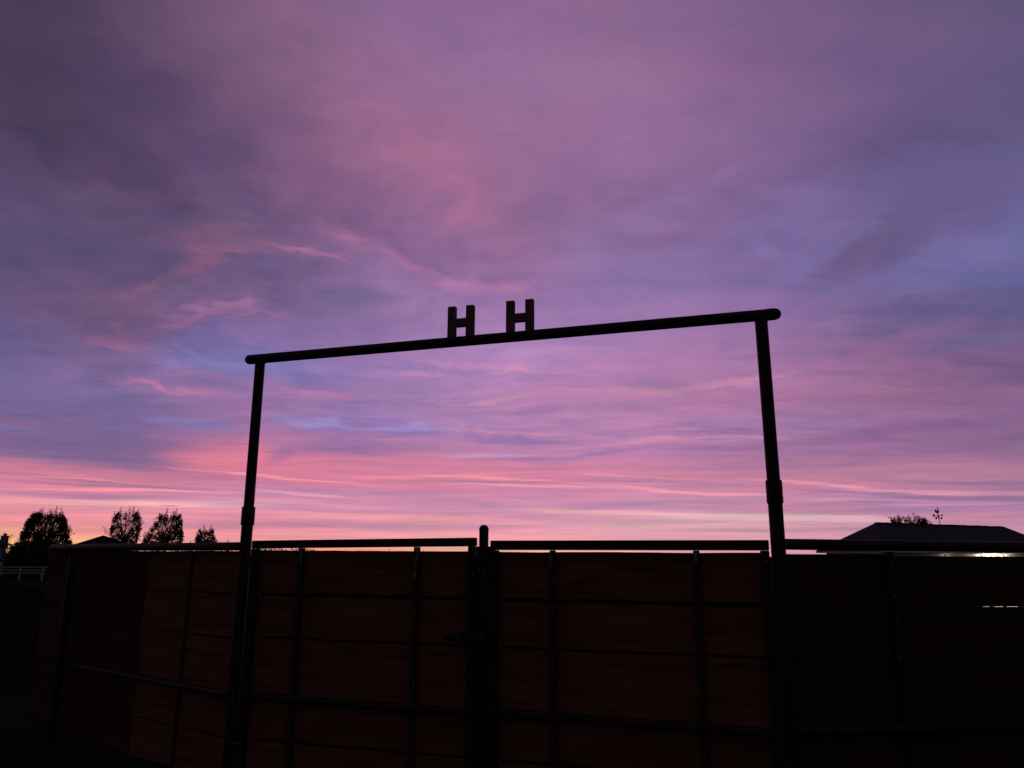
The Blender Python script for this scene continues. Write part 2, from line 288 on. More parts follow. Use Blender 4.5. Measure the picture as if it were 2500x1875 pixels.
M = {
 'pipe': material('black_painted_pipe', (0.014, 0.0105, 0.008), (0.022, 0.016, 0.012), 0.48, 0.15, (6, 6, 6), worn=(0.22, 0.2, 0.17), worn_cut=0.70),
 'bar': material('scuffed_gate_bar', (0.02, 0.014, 0.011), (0.03, 0.021, 0.017), 0.5, 0.12, (7, 7, 7), worn=(0.26, 0.23, 0.2), worn_cut=0.64, worn_z=0.075),
 'rust': material('rusty_letter_steel', (0.10, 0.062, 0.05), (0.16, 0.10, 0.08), 0.8, 0.2, (9, 9, 9), worn=(0.26, 0.24, 0.2), worn_cut=0.66, bump=0.3),
 'bolt': material('zinc_bolt', (0.14, 0.14, 0.13), (0.3, 0.3, 0.28), 0.4, 0.5, (20, 20, 20)),
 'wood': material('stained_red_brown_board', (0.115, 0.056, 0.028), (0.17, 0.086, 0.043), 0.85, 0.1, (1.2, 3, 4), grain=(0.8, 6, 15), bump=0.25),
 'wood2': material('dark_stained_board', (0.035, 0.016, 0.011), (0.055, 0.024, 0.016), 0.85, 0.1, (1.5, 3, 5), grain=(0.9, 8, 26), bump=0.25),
 'wood3': material('weathered_dark_board', (0.048, 0.025, 0.014), (0.072, 0.037, 0.021), 0.85, 0.1, (1.5, 3, 5), grain=(0.9, 8, 26), bump=0.25),
 'grass': material('dark_grass', (0.011, 0.017, 0.009), (0.022, 0.032, 0.015), 1.0, 0.0, (0.12, 0.12, 0.12), detail=8),
 'leaf': material('foliage', (0.035, 0.045, 0.025), (0.06, 0.07, 0.035), 0.9, 0.1, (0.6, 0.6, 0.6)),
 'leaf2': material('spruce_foliage', (0.03, 0.045, 0.03), (0.045, 0.06, 0.035), 0.9, 0.1, (0.6, 0.6, 0.6)),
 'bark': material('bark', (0.06, 0.045, 0.035), (0.1, 0.08, 0.06), 0.9, 0.1, (4, 4, 1)),
 'shingle': material('blue_grey_shingles', (0.042, 0.041, 0.054), (0.062, 0.06, 0.076), 0.9, 0.1, (2, 2, 6)),
 'siding': material('pale_siding', (0.42, 0.38, 0.34), (0.5, 0.46, 0.4), 0.8, 0.2, (1, 1, 8)),
 'siding_b': material('grey_stucco', (0.10, 0.095, 0.11), (0.15, 0.14, 0.16), 0.9, 0.1, (2, 2, 2)),
 'trim': material('light_trim', (0.42, 0.41, 0.44), (0.5, 0.49, 0.52), 0.6, 0.3, (3, 3, 3)),
 'white': material('white_rail_paint', (0.2, 0.2, 0.225), (0.34, 0.34, 0.37), 0.6, 0.3, (3, 3, 3)),
 'darkwall': material('dark_wall', (0.05, 0.04, 0.04), (0.08, 0.065, 0.06), 0.9, 0.1, (1, 1, 4)),
 'iron': material('weathervane_iron', (0.02, 0.015, 0.018), (0.03, 0.02, 0.024), 0.6, 0.3, (9, 9, 9)),
 'glass': material('dark_window_glass', (0.015, 0.016, 0.02), (0.03, 0.03, 0.035), 0.15, 0.5, (2, 2, 2)),
 'lit': emitter('lit_window_glass', (1.0, 0.84, 0.62), 1.3),
 'bulb': emitter('lamp_bulb', (1.0, 0.78, 0.5), 12.0),
}

# ------------------------------------------------------------------ mesh helpers
class B:
    def __init__(self): self.v = []; self.f = []
    def box(self, x0, x1, y0, y1, z0, z1):
        i = len(self.v)
        self.v += [(x0,y0,z0),(x1,y0,z0),(x1,y1,z0),(x0,y1,z0),(x0,y0,z1),(x1,y0,z1),(x1,y1,z1),(x0,y1,z1)]
        self.f += [tuple(i+q for q in t) for t in ((3,2,1,0),(4,5,6,7),(0,1,5,4),(1,2,6,5),(2,3,7,6),(3,0,4,7))]
        return self
    def tube(self, p0, p1, r0, r1=None, n=16, cap0=False, cap1=False):
        r1 = r0 if r1 is None else r1
        p0 = Vector(p0); p1 = Vector(p1); d = (p1-p0).normalized()
        a = d.orthogonal().normalized(); b = d.cross(a)
        rings = []
        if cap0:
            for k in (0.97, 0.85, 0.6, 0.3): rings.append((p0 - d*r0*k, r0*math.sqrt(max(0, 1-k*k))))
        rings.append((p0, r0))
        rings.append((p1, r1))
        if cap1:
            for k in (0.3, 0.6, 0.85, 0.97): rings.append((p1 + d*r1*k, r1*math.sqrt(max(0, 1-k*k))))
        s = len(self.v)
        for c, r in rings:
            for j in range(n):
                t = 2*math.pi*j/n
                self.v.append(tuple(c + a*(r*math.cos(t)) + b*(r*math.sin(t))))
        for i in range(len(rings)-1):
            for j in range(n):
                self.f.append((s+i*n+j, s+i*n+(j+1) % n, s+(i+1)*n+(j+1) % n, s+(i+1)*n+j))
        self.f.append(tuple(s+j for j in reversed(range(n))))
        self.f.append(tuple(s+(len(rings)-1)*n+j for j in range(n)))
        return self
    def prism(self, poly, y0, y1):                     # polygon in x,z extruded along y
        s = len(self.v); n = len(poly)
        self.v += [(x, y0, z) for x, z in poly] + [(x, y1, z) for x, z in poly]
        self.f.append(tuple(s+i for i in range(n))); self.f.append(tuple(s+n+i for i in reversed(range(n))))
        for i in range(n): self.f.append((s+(i+1) % n, s+i, s+n+i, s+n+(i+1) % n))
        return self
    def quad(self, *pts):
        s = len(self.v); self.v += [tuple(p) for p in pts]; self.f.append(tuple(range(s, s+len(pts)))); return self
    def build(self, name, mat, parent=None, bevel=0.0, smooth=False, loc=None, rot=None):
        me = bpy.data.meshes.new(name); me.from_pydata(self.v, [], self.f); me.update()
        bm = bmesh.new(); bm.from_mesh(me)
        bmesh.ops.recalc_face_normals(bm, faces=bm.faces)
        if bevel: bmesh.ops.bevel(bm, geom=[e for e in bm.edges if e.calc_face_angle(0) > 0.6], offset=bevel, segments=2, affect='EDGES', profile=0.5)
        if smooth:
            for f in bm.faces: f.smooth = len(f.verts) == 4
            for e in bm.edges: e.smooth = e.calc_face_angle(0) < 0.7
        bm.to_mesh(me); bm.free()
        me.materials.append(mat if not isinstance(mat, str) else M[mat])
        o = bpy.data.objects.new(name, me); sc.collection.objects.link(o)
        if loc is not None: o.location = loc
        if rot is not None: o.rotation_euler = rot
        if parent: o.parent = parent
        return o
def tag(o, label=None, cat=None, group=None, kind=None):
    if label: o['label'] = label
    if cat: o['category'] = cat
    if group: o['group'] = group
    if kind: o['kind'] = kind
    return o
def root(name, loc, rz, label, cat, group=None):
    o = bpy.data.objects.new(name, None); sc.collection.objects.link(o)
    o.location = loc; o.rotation_euler = (0, 0, rz); o.empty_display_size = 0.2
    return tag(o, label, cat, group)
def plank(x0, x1, z0, z1, mat, parent, y=0.0, th=0.036, seed=0, tilt=0.0, sag=0.004):
    """one rough sawn board, edges slightly uneven, face 'y' towards the viewer"""
    rd = random.Random(seed); n = max(6, int((x1-x0)/0.12)); b = B(); s = 0
    jt = jb = 0.0
    for i in range(n+1):
        x = x0+(x1-x0)*i/n
        jt = 0.7*jt + rd.uniform(-1, 1)*sag*0.6; jb = 0.7*jb + rd.uniform(-1, 1)*sag*0.6
        tt = tilt*(i/n)
        cup = rd.uniform(-0.0015, 0.0015)
        b.v += [(x, y+cup, z0+jb+tt), (x, y+cup, z1+jt+tt), (x, y+th+cup, z1+jt+tt), (x, y+th+cup, z0+jb+tt)]
    for i in range(n):
        q = 4*i
        for k in range(4): b.f.append((q+k, q+(k+1) % 4, q+4+(k+1) % 4, q+4+k))
    b.f += [(3, 2, 1, 0), (4*n, 4*n+1, 4*n+2, 4*n+3)]
    return b.build('plank', mat, parent, bevel=0.003)

# ------------------------------------------------------------------ the gateway line
GL = Vector((-2.298, 6.806, 0)); GA = R(-16.584); SR = 4.38
# arch: two pipe posts, crossbar and the two letters
arch = root('gateway_arch', GL, GA, 'tall black pipe archway framing the gates, with two steel letters H on its crossbar', 'arch')
Hc = 3.652; Hr = 3.695                                # the bar rises a little to the right
def post(s0, s1, zsl0, zsl1, rs, ru, rl, Ht=Hc):
    zm = (zsl0+zsl1)/2
    xm = s1
    p = B().tube((s0, 0, Ht-0.02), (xm, 0, zm), ru, n=24).build('post', 'pipe', arch, smooth=True)
    B().tube((xm, 0, zm), (xm, 0, -0.3), rl, n=24).build('post', 'pipe', arch, smooth=True)
    B().tube((xm, 0, zsl1), (xm, 0, zsl0), rs, n=24).build('sleeve', 'pipe', p, bevel=0.006, smooth=True)
post(-0.040, -0.038, 2.132, 2.294, 0.058, .045, .049)
post(4.385, 4.395, 2.265, 2.434, 0.058, .047, .051, Hr)
cb = B().tube((-0.155, 0, Hc), (4.49, 0, Hr), 0.0445, n=28, cap0=True, cap1=True).build('crossbar', 'pipe', arch, smooth=True)
B().tube((-0.157, 0, Hc), (-0.13, 0, Hc), 0.0452, n=28).build('end_cap', 'pipe', cb, bevel=0.002, smooth=True)
B().tube((4.42, 0, Hr-.0006), (4.49, 0, Hr), 0.0465, n=28).build('end_cap', 'pipe', cb, bevel=0.002, smooth=True)
def weld(c, r, ax='Z'):
    rd = random.Random(int(c[0]*100)); w = B(); n = 26
    for k in range(n):
        a = 2*math.pi*k/n; q = (c[0]+math.cos(a)*r, c[1]+math.sin(a)*r, c[2]+rd.uniform(-.002, .002) + (.012*abs(math.sin(a)) if ax == 'Z' else 0))
        a2 = a+2*math.pi/n*1.2; q2 = (c[0]+math.cos(a2)*r, c[1]+math.sin(a2)*r, c[2]+.001+(.012*abs(math.sin(a2)) if ax == 'Z' else 0))
        w.tube(q, q2, .0045+rd.uniform(0, .0015), n=6)
    return w.build('weld_bead', 'pipe', arch)
weld((-.040, 0, Hc-.045), .046); weld((4.386, 0, Hr-.046), .048)
for x0, zt in ((1.82, 3.985), (2.347, 3.99)):
    w = 0.069; gap = 0.167 if x0 < 2 else 0.168
    zb, z1, z2 = 3.69, 3.802, 3.873
    poly = [(x0, zb), (x0+w, zb), (x0+w, z1), (x0+gap, z1), (x0+gap, zb), (x0+gap+w, zb), (x0+gap+w, zt), (x0+gap, zt), (x0+gap, z2), (x0+w, z2), (x0+w, zt), (x0, zt)]
    lt = B().prism(poly, -0.025, 0.027).build('letter', 'rust', arch, bevel=0.004)
    lt['label'] = 'rusty steel letter H nearer the %s end of the crossbar' % ('far left' if x0 < 2 else 'right')

def gate(name, s0, s1, z0l, z0r, bars, hinge_side, label, mats, seed):
    g = root(name, GL + Matrix.Rotation(GA, 3, 'Z') @ Vector((s0, 0, 0)), GA, label, 'gate', 'pair of wooden gates in the archway')
    W = s1-s0; T = 0.068 if hinge_side < 0 else 0.074
    # frame of square tube: top rail sags to one side, stiles, bottom rail
    b = B(); b.v += [(0,-.03,z0l-T),(W,-.03,z0r-T),(W,.03,z0r-T),(0,.03,z0l-T),(0,-.03,z0l),(W,-.03,z0r),(W,.03,z0r),(0,.03,z0l)]
    b.f += [(3,2,1,0),(4,5,6,7),(0,1,5,4),(1,2,6,5),(2,3,7,6),(3,0,4,7)]
    b.build('top_rail', 'pipe', g, bevel=0.008)
    lipz = 0.5*(z0l+z0r)
    B().box(0, .063, -.029, .029, 0.03, z0l-T-0.001).build('stile', 'pipe', g, bevel=0.006)
    B().box(W-.063, W, -.029, .029, 0.03, z0r-T-0.001).build('stile', 'pipe', g, bevel=0.006)
    B().box(.064, W-.064, -.029, .029, 0.03, 0.09).build('bottom_rail', 'pipe', g, bevel=0.006)
    B().tube((.05, -.035, .73), (W-.05, -.035, .715), 0.034, n=18).build('middle_rail', 'pipe', g, smooth=True)
    for i, (a, c) in enumerate(((1.560, 1.916 if hinge_side < 0 else 1.914), (1.198, 1.531), (0.735, 1.184), (0.389, 0.722), (0.092, 0.372))):
        plank(.02, W-.02, a, c, mats, g, y=.034, seed=seed*10+i, sag=.003)
    for z, h_ in ((1.5455, .0135), (1.191, .006), (.3805, .008)):      # dark strips added behind the board joints to keep the gaps black
        B().box(.066, W-.066, .071, .077, z-h_-.02, z+h_+.02).build('gap_backing', 'pipe', g)
    for sb, wb in bars:
        x = sb-s0
        B().box(x-wb/2, x+wb/2, -.012, .030, 0.091, (z0l+(z0r-z0l)*x/W)-T-0.001).build('upright_bar', 'bar', g, bevel=0.004)
        zs = [1.86, 1.45, 1.12, .55]
        for z in zs: B().tube((x, -.019, z), (x, -.012, z), 0.006, n=8).build('screw_head', 'bolt', g)
    for z in (1.845, .35):
        hx = -0.03 if hinge_side < 0 else W+0.03
        h = B(); h.box(min(hx, hx-hinge_side*0.07), max(hx, hx-hinge_side*0.07), -.034, -.0295, z-.03, z+.03)
        ho = h.build('hinge', 'pipe', g)
        B().tube((hx, -.01, z-.035), (hx, -.01, z+.035), .012, n=10).build('hinge_pin', 'pipe', ho)
        for q in (.012, .055): B().tube((hx-hinge_side*q, -.043, z+.012), (hx-hinge_side*q, -.034, z+.012), .007, n=8).build('bolt_head', 'bolt', ho)
    return g, W
g1, W1_ = gate('ranch_gate', 0.040, 2.107, 1.999, 2.024, [(0.52, .045), (1.592, .045)], -1,
     'red brown plank gate between left arch post and centre post', 'wood', 3)
g2, W2_ = gate('ranch_gate', 2.232, 4.332, 2.001, 2.006, [(2.733, .042), (3.82, .046)], 1,
     'dark red brown plank gate between centre post and right arch post', 'wood', 5)
# latch on the left gate, reaching across to the centre post
la = B().box(1.86, 2.16, -.05, -.042, 1.235, 1.28).build('latch', 'pipe', g1, bevel=.003)
B().box(1.95, 2.03, -.056, -.0505, 1.205, 1.31).build('latch_plate', 'bar', la, bevel=.003)
B().tube((1.84, -.06, 1.258), (1.93, -.06, 1.258), .02, n=14).build('latch_handle', 'pipe', la, smooth=True)
B().tube((2.135, -.056, 1.262), (2.135, -.05, 1.262), .006, n=8).build('bolt_head', 'bolt', la)
# upper catch on the right gate
ct = B().box(-.105, .055, -.05, -.042, 1.885, 1.955).build('catch', 'pipe', g2, bevel=.003)
for x, z in ((-.03, 1.90), (.04, 1.92)): B().tube((x, -.056, z), (x, -.05, z), .006, n=8).build('bolt_head', 'bolt', ct)

cp = root('gate_post', GL + Matrix.Rotation(GA, 3, 'Z') @ Vector((2.163, .02, 0)), GA, 'slim black pipe post with a rounded cap between the two gates', 'post')
B().tube((0, 0, -.3), (0, 0, 2.075), .0375, n=24).build('pipe', 'pipe', cp, smooth=True)
B().box(-.062, .062, .045, .051, .0, 1.88).build('slit_backing', 'pipe', cp)  # added plate closing the slits beside the pipe, so they stay dark
B().tube((0, 0, 2.0755), (0, 0, 2.088), .0395, n=24, cap1=True).build('cap', 'pipe', cp, smooth=True)
for z in (1.77, 1.87):
    B().tube((-.02, -.045, z), (-.02, -.036, z), .007, n=8).build('bolt_head', 'bolt', cp)
    B().tube((.022, -.045, z), (.022, -.036, z), .007, n=8).build('bolt_head', 'bolt', cp)

# ------------------------------------------------------------------ fences either side
FZ = ((1.552, 1.908), (1.180, 1.535), (0.745, 1.165), (0.385, 0.725), (0.05, 0.37))
fl = root('plank_fence', (-4.65, 8.45, 0), math.atan2(-1.65, 2.33), 'plank fence with a pipe top rail running off to the left of the arch', 'fence')
for i, (a, c) in enumerate(FZ):
    plank(1.322, 2.80, a, c, 'wood', fl, y=0.0, seed=50+i)
    plank(-.80, 1.314, a, c, 'wood3', fl, y=0.004, seed=60+i)
for z in (1.5435, 1.1725, .735, .377):                 # added dark backing so no light shows through the board joints
    B().box(-.78, 2.79, .043, .049, z-.03, z+.03).build('gap_backing', 'pipe', fl)
B().tube((-.62, -.045, 1.938), (2.82, -.045, 1.95), .0365, n=20, cap0=True).build('top_rail', 'pipe', fl, smooth=True)
B().tube((.0, -.04, .745), (2.82, -.04, .73), .03, n=20).build('middle_rail', 'pipe', fl, smooth=True)
B().box(2.03, 2.07, -.014, -.001, .02, 1.905).build('upright_bar', 'pipe', fl, bevel=.003)
for x in (-.02, 1.33):
    B().tube((x, .09, -.3), (x, .09, 1.88), .045, n=16).build('post', 'pipe', fl, smooth=True)
B().tube((-.02, -.09, -.3), (-.02, -.09, 1.86), .04, n=16).build('post', 'pipe', fl, smooth=True)
fr = root('plank_fence', (1.94, 5.575, 0), math.atan2(.34, 4.1), 'dark plank fence with a heavy pipe top rail running right from the arch', 'fence')
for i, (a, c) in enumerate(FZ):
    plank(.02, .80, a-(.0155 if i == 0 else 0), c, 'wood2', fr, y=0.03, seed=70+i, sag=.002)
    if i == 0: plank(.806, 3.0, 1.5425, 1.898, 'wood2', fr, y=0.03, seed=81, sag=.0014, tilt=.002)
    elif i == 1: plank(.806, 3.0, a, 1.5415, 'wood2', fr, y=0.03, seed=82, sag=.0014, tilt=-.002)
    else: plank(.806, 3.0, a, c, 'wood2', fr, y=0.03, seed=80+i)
for z in (1.1725, .735, .377): B().box(.03, 2.98, .069, .075, z-.03, z+.03).build('gap_backing', 'pipe', fr)  # dark backing added behind the lower joints, top joint left open
B().tube((.03, -.01, 1.977), (3.02, -.01, 1.962), .039, n=22).build('top_rail', 'pipe', fr, smooth=True)
B().tube((.03, -.01, .73), (3.02, -.01, .73), .034, n=20).build('middle_rail', 'pipe', fr, smooth=True)
B().box(.78, .83, -.02, .026, -.1, 1.93).build('post', 'pipe', fr, bevel=.003)
B().box(2.75, 2.80, -.02, .026, -.1, 1.92).build('post', 'pipe', fr, bevel=.003)
for z in (1.84, 1.62, 1.45, 1.2, .95): B().tube((.805, -.027, z), (.805, -.02, z), .006, n=8).build('screw_head', 'bolt', fr)

# ------------------------------------------------------------------ ground
def sm(a, b, x):
    t = min(1, max(0, (x-a)/(b-a))); return t*t*(3-2*t)
def gz(x, y):
    d = math.hypot(x, y)
    lft = -1.25*sm(14, 75, y); rgt = -2.75*sm(9, 46, y)
    w = sm(-15, 18, x)
    z = lft*(1-w)+rgt*w
    far = sm(140, 420, d)
    return z*(1-far) - 3.4*far
ys = [-60, -20, -5, 2, 6, 9, 12, 16, 20, 26, 34, 44, 50, 58, 70, 85, 100, 120, 150, 200, 280, 400, 700, 1200, 2600]
xs = [-2600, -1200, -500, -250, -150, -110, -85, -65, -50, -38, -28, -20, -13, -8, -4, 0, 4, 8, 14, 20, 27, 35, 44, 58, 80, 120, 180, 300, 600, 1300, 2600]
g = B()
for y in ys:
    for x in xs: g.v.append((x, y, gz(x, y)))
nx = len(xs)
for j in range(len(ys)-1):
    for i in range(nx-1): g.f.append((j*nx+i, j*nx+i+1, (j+1)*nx+i+1, (j+1)*nx+i))
tag(g.build('ground', 'grass', smooth=True), kind='structure')
# unmown grass in the field at the left
rd = random.Random(5); gr = B()
for _ in range(9000):
    y = rd.uniform(11, 62)**1.0; x = y*rd.uniform(-0.80, -0.50)
    h = rd.uniform(.06, .22)*(2.0 if math.sin(x*.5+y*.31) > .75 else 1); z = gz(x, y); a = rd.uniform(0, 6.28); w = rd.uniform(.01, .03)+y*.0006
    q = (math.cos(a)*w, math.sin(a)*w)
    gr.quad((x-q[0], y-q[1], z-.02), (x+q[0], y+q[1], z-.02), (x+rd.uniform(-.06, .06), y+rd.uniform(-.06, .06), z+h))
tag(gr.build('grass', 'grass'), 'rough dark field grass beyond the left fence', 'grass', kind='stuff')

# ------------------------------------------------------------------ white three rail fence at the left, house, trailer
FY = 85.0; fz = gz(-52, FY)
wf = root('rail_fence', (-60, FY, fz), 0, 'low white three rail fence across the field on the far left', 'fence')
for i, z in enumerate((1.42, 1.12, .82)):
    B().box(-2, 14, -.03, .03, z-.075, z+.06).build('rail', 'white', wf)
for i in range(6):
    x = 6.55+2.46*(i-3)
    B().box(x-.07, x+.07, -.10, .10, -.3, 1.50).build('post', 'white', wf)
# house with chimney, gable end towards the field; only its right corner shows
hz = gz(-70, 102)
h1 = root('chimney_house', (-64.9, 100, hz), R(35), 'grey house with a broad square chimney at the left edge', 'house')
wall_h = 2.75-hz
B().box(-11, -.15, 0, 8, -.3, wall_h).build('wall', 'siding_b', h1)
rf = B()
rf.v += [(-11.4, -.5, wall_h-.05), (.25, -.5, wall_h-.05), (.25, 8.5, wall_h-.05), (-11.4, 8.5, wall_h-.05), (-11.4, 4, wall_h+1.9), (-3.2, 4, wall_h+1.9)]
rf.f += [(0, 1, 5, 4), (1, 2, 5), (2, 3, 4, 5), (3, 0, 4), (3, 2, 1, 0)]
rfo = rf.build('roof', 'shingle', h1)
ch = B().box(-.86, .0, .3, 1.2, wall_h-.4, wall_h+.95).build('chimney', 'siding_b', h1, bevel=.02)
B().box(-.93, .07, .22, 1.28, wall_h+.951, wall_h+1.08).build('chimney_cap', 'trim', ch, bevel=.02)
B().tube((-.43, .75, wall_h+1.08), (-.43, .75, wall_h+1.36), .2, n=14).build('flue', 'iron', ch)
wn = B().box(-2.2, -.62, -.04, -.002, wall_h-1.75, wall_h-.55).build('window', 'trim', h1)
B().box(-2.1, -.72, -.06, -.041, wall_h-1.65, wall_h-.65).build('pane', 'glass', wn)
# white horse trailer parked behind the rail fence, nose just in view
tr = root('parked_trailer', (-60.0, 92, gz(-62, 92)+.05), R(34), 'white trailer parked behind the rail fence at the very left edge', 'trailer')
B().box(-4.6, 0, 0, 2.0, .42, 1.72).build('body', 'white', tr, bevel=.12)
B().box(-4.3, -.25, -.012, -.002, 1.15, 1.45).build('window', 'glass', tr)
for x in (-1.9, -2.8):
    wl = B().tube((x, -.12, .33), (x, .12, .33), .33, n=20).build('wheel', 'iron', tr)
    B().tube((x, -.14, .33), (x, -.121, .33), .17, n=16).build('rim', 'trim', wl)
B().box(-5.6, -4.55, .9, 1.1, .4, .5).build('hitch', 'iron', tr)

# dark gabled house behind the left fence
h2z = gz(-63, 120)
h2 = root('gabled_house', (-63.3, 120, h2z), R(28), 'low dark house with a shallow gable showing above the left fence', 'house')
ez = 2.75-h2z; ap = 4.33-h2z
B().prism([(-3.9, -.3), (4.2, -.3), (4.2, ez), (0, ap-.12), (-3.9, ez)], 0, 9).build('wall', 'darkwall', h2)
rr_ = B()
for sx, ex, ee in ((-1, -4.6, ez-.12), (1, 5.2, ez-.2)):
    rr_.v += [(0, -.5, ap), (ex, -.5, ee), (ex, 9.5, ee), (0, 9.5, ap), (0, -.5, ap-.14), (ex, -.5, ee-.14), (ex, 9.5, ee-.14), (0, 9.5, ap-.14)]
    k = len(rr_.v)-8
    rr_.f += [tuple(k+q for q in t) for t in ((0,1,2,3),(7,6,5,4),(0,4,5,1),(1,5,6,2),(2,6,7,3))]
r2 = rr_.build('roof', 'shingle', h2)
w2 = B().box(-1.25, -.85, -.04, -.002, ap-1.35, ap-1.0).build('window', 'trim', h2)
B().box(-1.2, -.9, -.05, -.041, ap-1.3, ap-1.05).build('pane', 'glass', w2)
for x in (-2.4, 1.6):
    w2 = B().box(x-.6, x+.6, -.04, -.002, 1.1, 2.3).build('window', 'trim', h2)
    B().box(x-.52, x+.52, -.05, -.041, 1.18, 2.22).build('pane', 'glass', w2)

# ------------------------------------------------------------------ house on the right with hip roof
AR = math.atan2(.375, .927)
gzr = -2.8
h3 = root('hip_roof_house', (25.6, 54.0, gzr), AR, 'house with a long dark hip roof and a warmly lit front, behind the right fence', 'house')
Z = lambda z: z-gzr
ridge = 13.05; e = 2.9; zr = 4.17; ze = 2.20; fb = 2.06
rf = B()
rf.v += [(-e, -e, Z(ze)), (ridge+e, -e, Z(ze)), (ridge+e, e, Z(ze)), (-e, e, Z(ze)), (0, 0, Z(zr)), (ridge, 0, Z(zr-.06)), (-e, -e, Z(ze-.02)), (ridge+e, -e, Z(ze-.02)), (ridge+e, e, Z(ze-.02)), (-e, e, Z(ze-.02))]
rf.f += [(0, 1, 5, 4), (1, 2, 5), (2, 3, 4, 5), (3, 0, 4), (9, 8, 7, 6), (0, 6, 7, 1), (1, 7, 8, 2), (2, 8, 9, 3), (3, 9, 6, 0)]
roof3 = rf.build('roof', 'shingle', h3)
rc = B(); rdm = random.Random(3); x = 0.0
while x < ridge-.3:                                   # ridge cap shingles, slightly uneven
    rc.box(x, x+.27, -.13, .13, Z(zr-.045-.06*x/ridge)+rdm.uniform(0, .012), Z(zr-.06*x/ridge)+rdm.uniform(.01, .035)); x += .30
rc.build('ridge_cap', 'shingle', roof3)
fa = e-.03
fo = B(); fo.box(-fa, ridge+fa, -fa, -fa+.03, Z(fb), Z(ze-.021)); fo.box(-fa, -fa+.03, -fa+.031, fa, Z(fb), Z(ze-.021)); fo.box(ridge+fa-.03, ridge+fa, -fa+.031, fa, Z(fb), Z(ze-.021))
fo.build('fascia', 'trim', h3)
w_ = 2.4
B().box(-fa+.04, ridge+fa-.04, -fa+.04, fa-.04, Z(fb+.03), Z(fb+.05)).build('soffit', 'siding', h3)
B().box(-w_, ridge+w_, -w_, w_, -.4, Z(fb+.029)).build('wall', 'siding', h3)
B().tube((-fa-.02, -fa-.06, Z(ze-.06)), (ridge+fa, -fa-.06, Z(ze-.06)), .06, n=10).build('gutter', 'trim', h3)
def win(x0, x1, z0, z1, lit):
    f = B().box(x0, x1, -w_-.05, -w_-.002, Z(z0), Z(z1)).build('window', 'trim', h3)
    B().box(x0+.06, x1-.06, -w_-.07, -w_-.051, Z(z0+.06), Z(z1-.06)).build('pane', 'lit' if lit else 'glass', f)
# t (distance along the front wall from its left corner) minus w_
for a, c, z0, z1, l in ((6.35, 7.05, -2.2, -1.0, 1), (7.5, 8.4, -2.2, -1.0, 1), (8.75, 9.9, -2.2, -1.0, 1), (1.0, 2.4, .2, 1.5, 0), (6.0, 7.2, .1, 1.6, 1), (8.3, 9.9, .1, 1.6, 1), (11.2, 12.4, .2, 1.5, 0)):
    win(a, c, z0, z1, l)
def lamp(x, z, wts, with_light=True):
    l = B().box(x-.06, x+.06, -w_-.16, -w_-.002, Z(z+.11), Z(z+.15)).build('wall_lamp', 'iron', h3)
    B().tube((x, -w_-.1, Z(z-.06)), (x, -w_-.1, Z(z+.06)), .05, n=12, cap0=True).build('bulb', 'bulb', l)
    if with_light:
        d = bpy.data.lights.new('lamp_light', 'POINT'); d.energy = wts; d.color = (1.0, .84, .62); d.shadow_soft_size = .06
        o = bpy.data.objects.new('lamp_light', d); sc.collection.objects.link(o); o.parent = l; o.location = (x, -w_-.32, Z(z-.02))
lamp(6.9, 1.76, 45)
lamp(7.95, 1.76, 80)
lamp(9.2, 1.76, 30)
lamp(3.4, 1.7, 5)
lamp(2.95, -1.62, .6)

# weathervane on the ridge
wv = root('weathervane', (25.6+.927*6.27, 54+.375*6.27, 4.12), 0, 'rooster weathervane with compass letters on the ridge of the right house', 'weathervane')
tilt = bpy.data.objects  # leaning rod
ax = lambda z: -.10*z/1.1
B().tube((0, 0, -.05), (ax(.9), 0, .9), .03, .024, n=8).build('rod', 'iron', wv)
B().tube((ax(.52)-.29, -.14, .50), (ax(.52)+.32, .14, .50), .024, n=8).build('direction_arm', 'iron', wv)
B().tube((ax(.72)-.25, .16, .66), (ax(.72)+.26, -.16, .70), .024, n=8).build('direction_arm', 'iron', wv)
sp = B()
for i in range(8):
    t0 = -1.4+2.8*i/8; t1 = -1.4+2.8*(i+1)/8
    sp.tube((ax(.6), 0, .595+.06*math.sin(t0)), (ax(.6), 0, .595+.06*math.sin(t1)), .06*math.cos(t0)+.004, .06*math.cos(t1)+.004, n=12)
sp.build('globe', 'iron', wv)
def letter(ch, x, y, z, s):
    t = s*.26; b = B()
    if ch == 'N': b.box(0, t, 0, .02, 0, s).box(s*.7-t, s*.7, 0, .02, 0, s).prism([(t*.2, s), (t*1.1, s), (s*.7-t*.2, 0), (s*.7-t*1.1, 0)], -.002, .022)
    if ch == 'E': b.box(0, t, 0, .02, 0, s).box(t, s*.65, 0, .02, 0, t).box(t, s*.6, 0, .02, s*.5-t/2, s*.5+t/2).box(t, s*.65, 0, .02, s-t, s)
    if ch == 'W':
        for k in range(4):
            xa, xb = k*s*.22, (k+1)*s*.22
            za, zb = (s, 0) if k % 2 == 0 else (0, s)
            b.prism([(xa, za), (xa+t*.8, za), (xb+t*.8, zb), (xb, zb)], -.001*k, .02+.001*k)
    if ch == 'S': b.box(0, s*.6, 0, .02, s-t, s).box(0, t, 0, .02, s*.5+t/2, s-t).box(0, s*.6, 0, .02, s*.5-t/2, s*.5+t/2).box(s*.6-t, s*.6, 0, .02, t, s*.5-t/2).box(0, s*.6, 0, .02, 0, t)
    b.v = [(px+x, py+y, pz+z) for px, py, pz in b.v]
    b.build('compass_letter', 'iron', wv)
letter('W', ax(.52)-.36, -.15, .40, .17); letter('E', ax(.52)+.24, .14, .42, .18)
letter('N', ax(.72)-.31, .16, .60, .19); letter('S', ax(.72)+.2, -.16, .66, .12)
k = ax(.9)
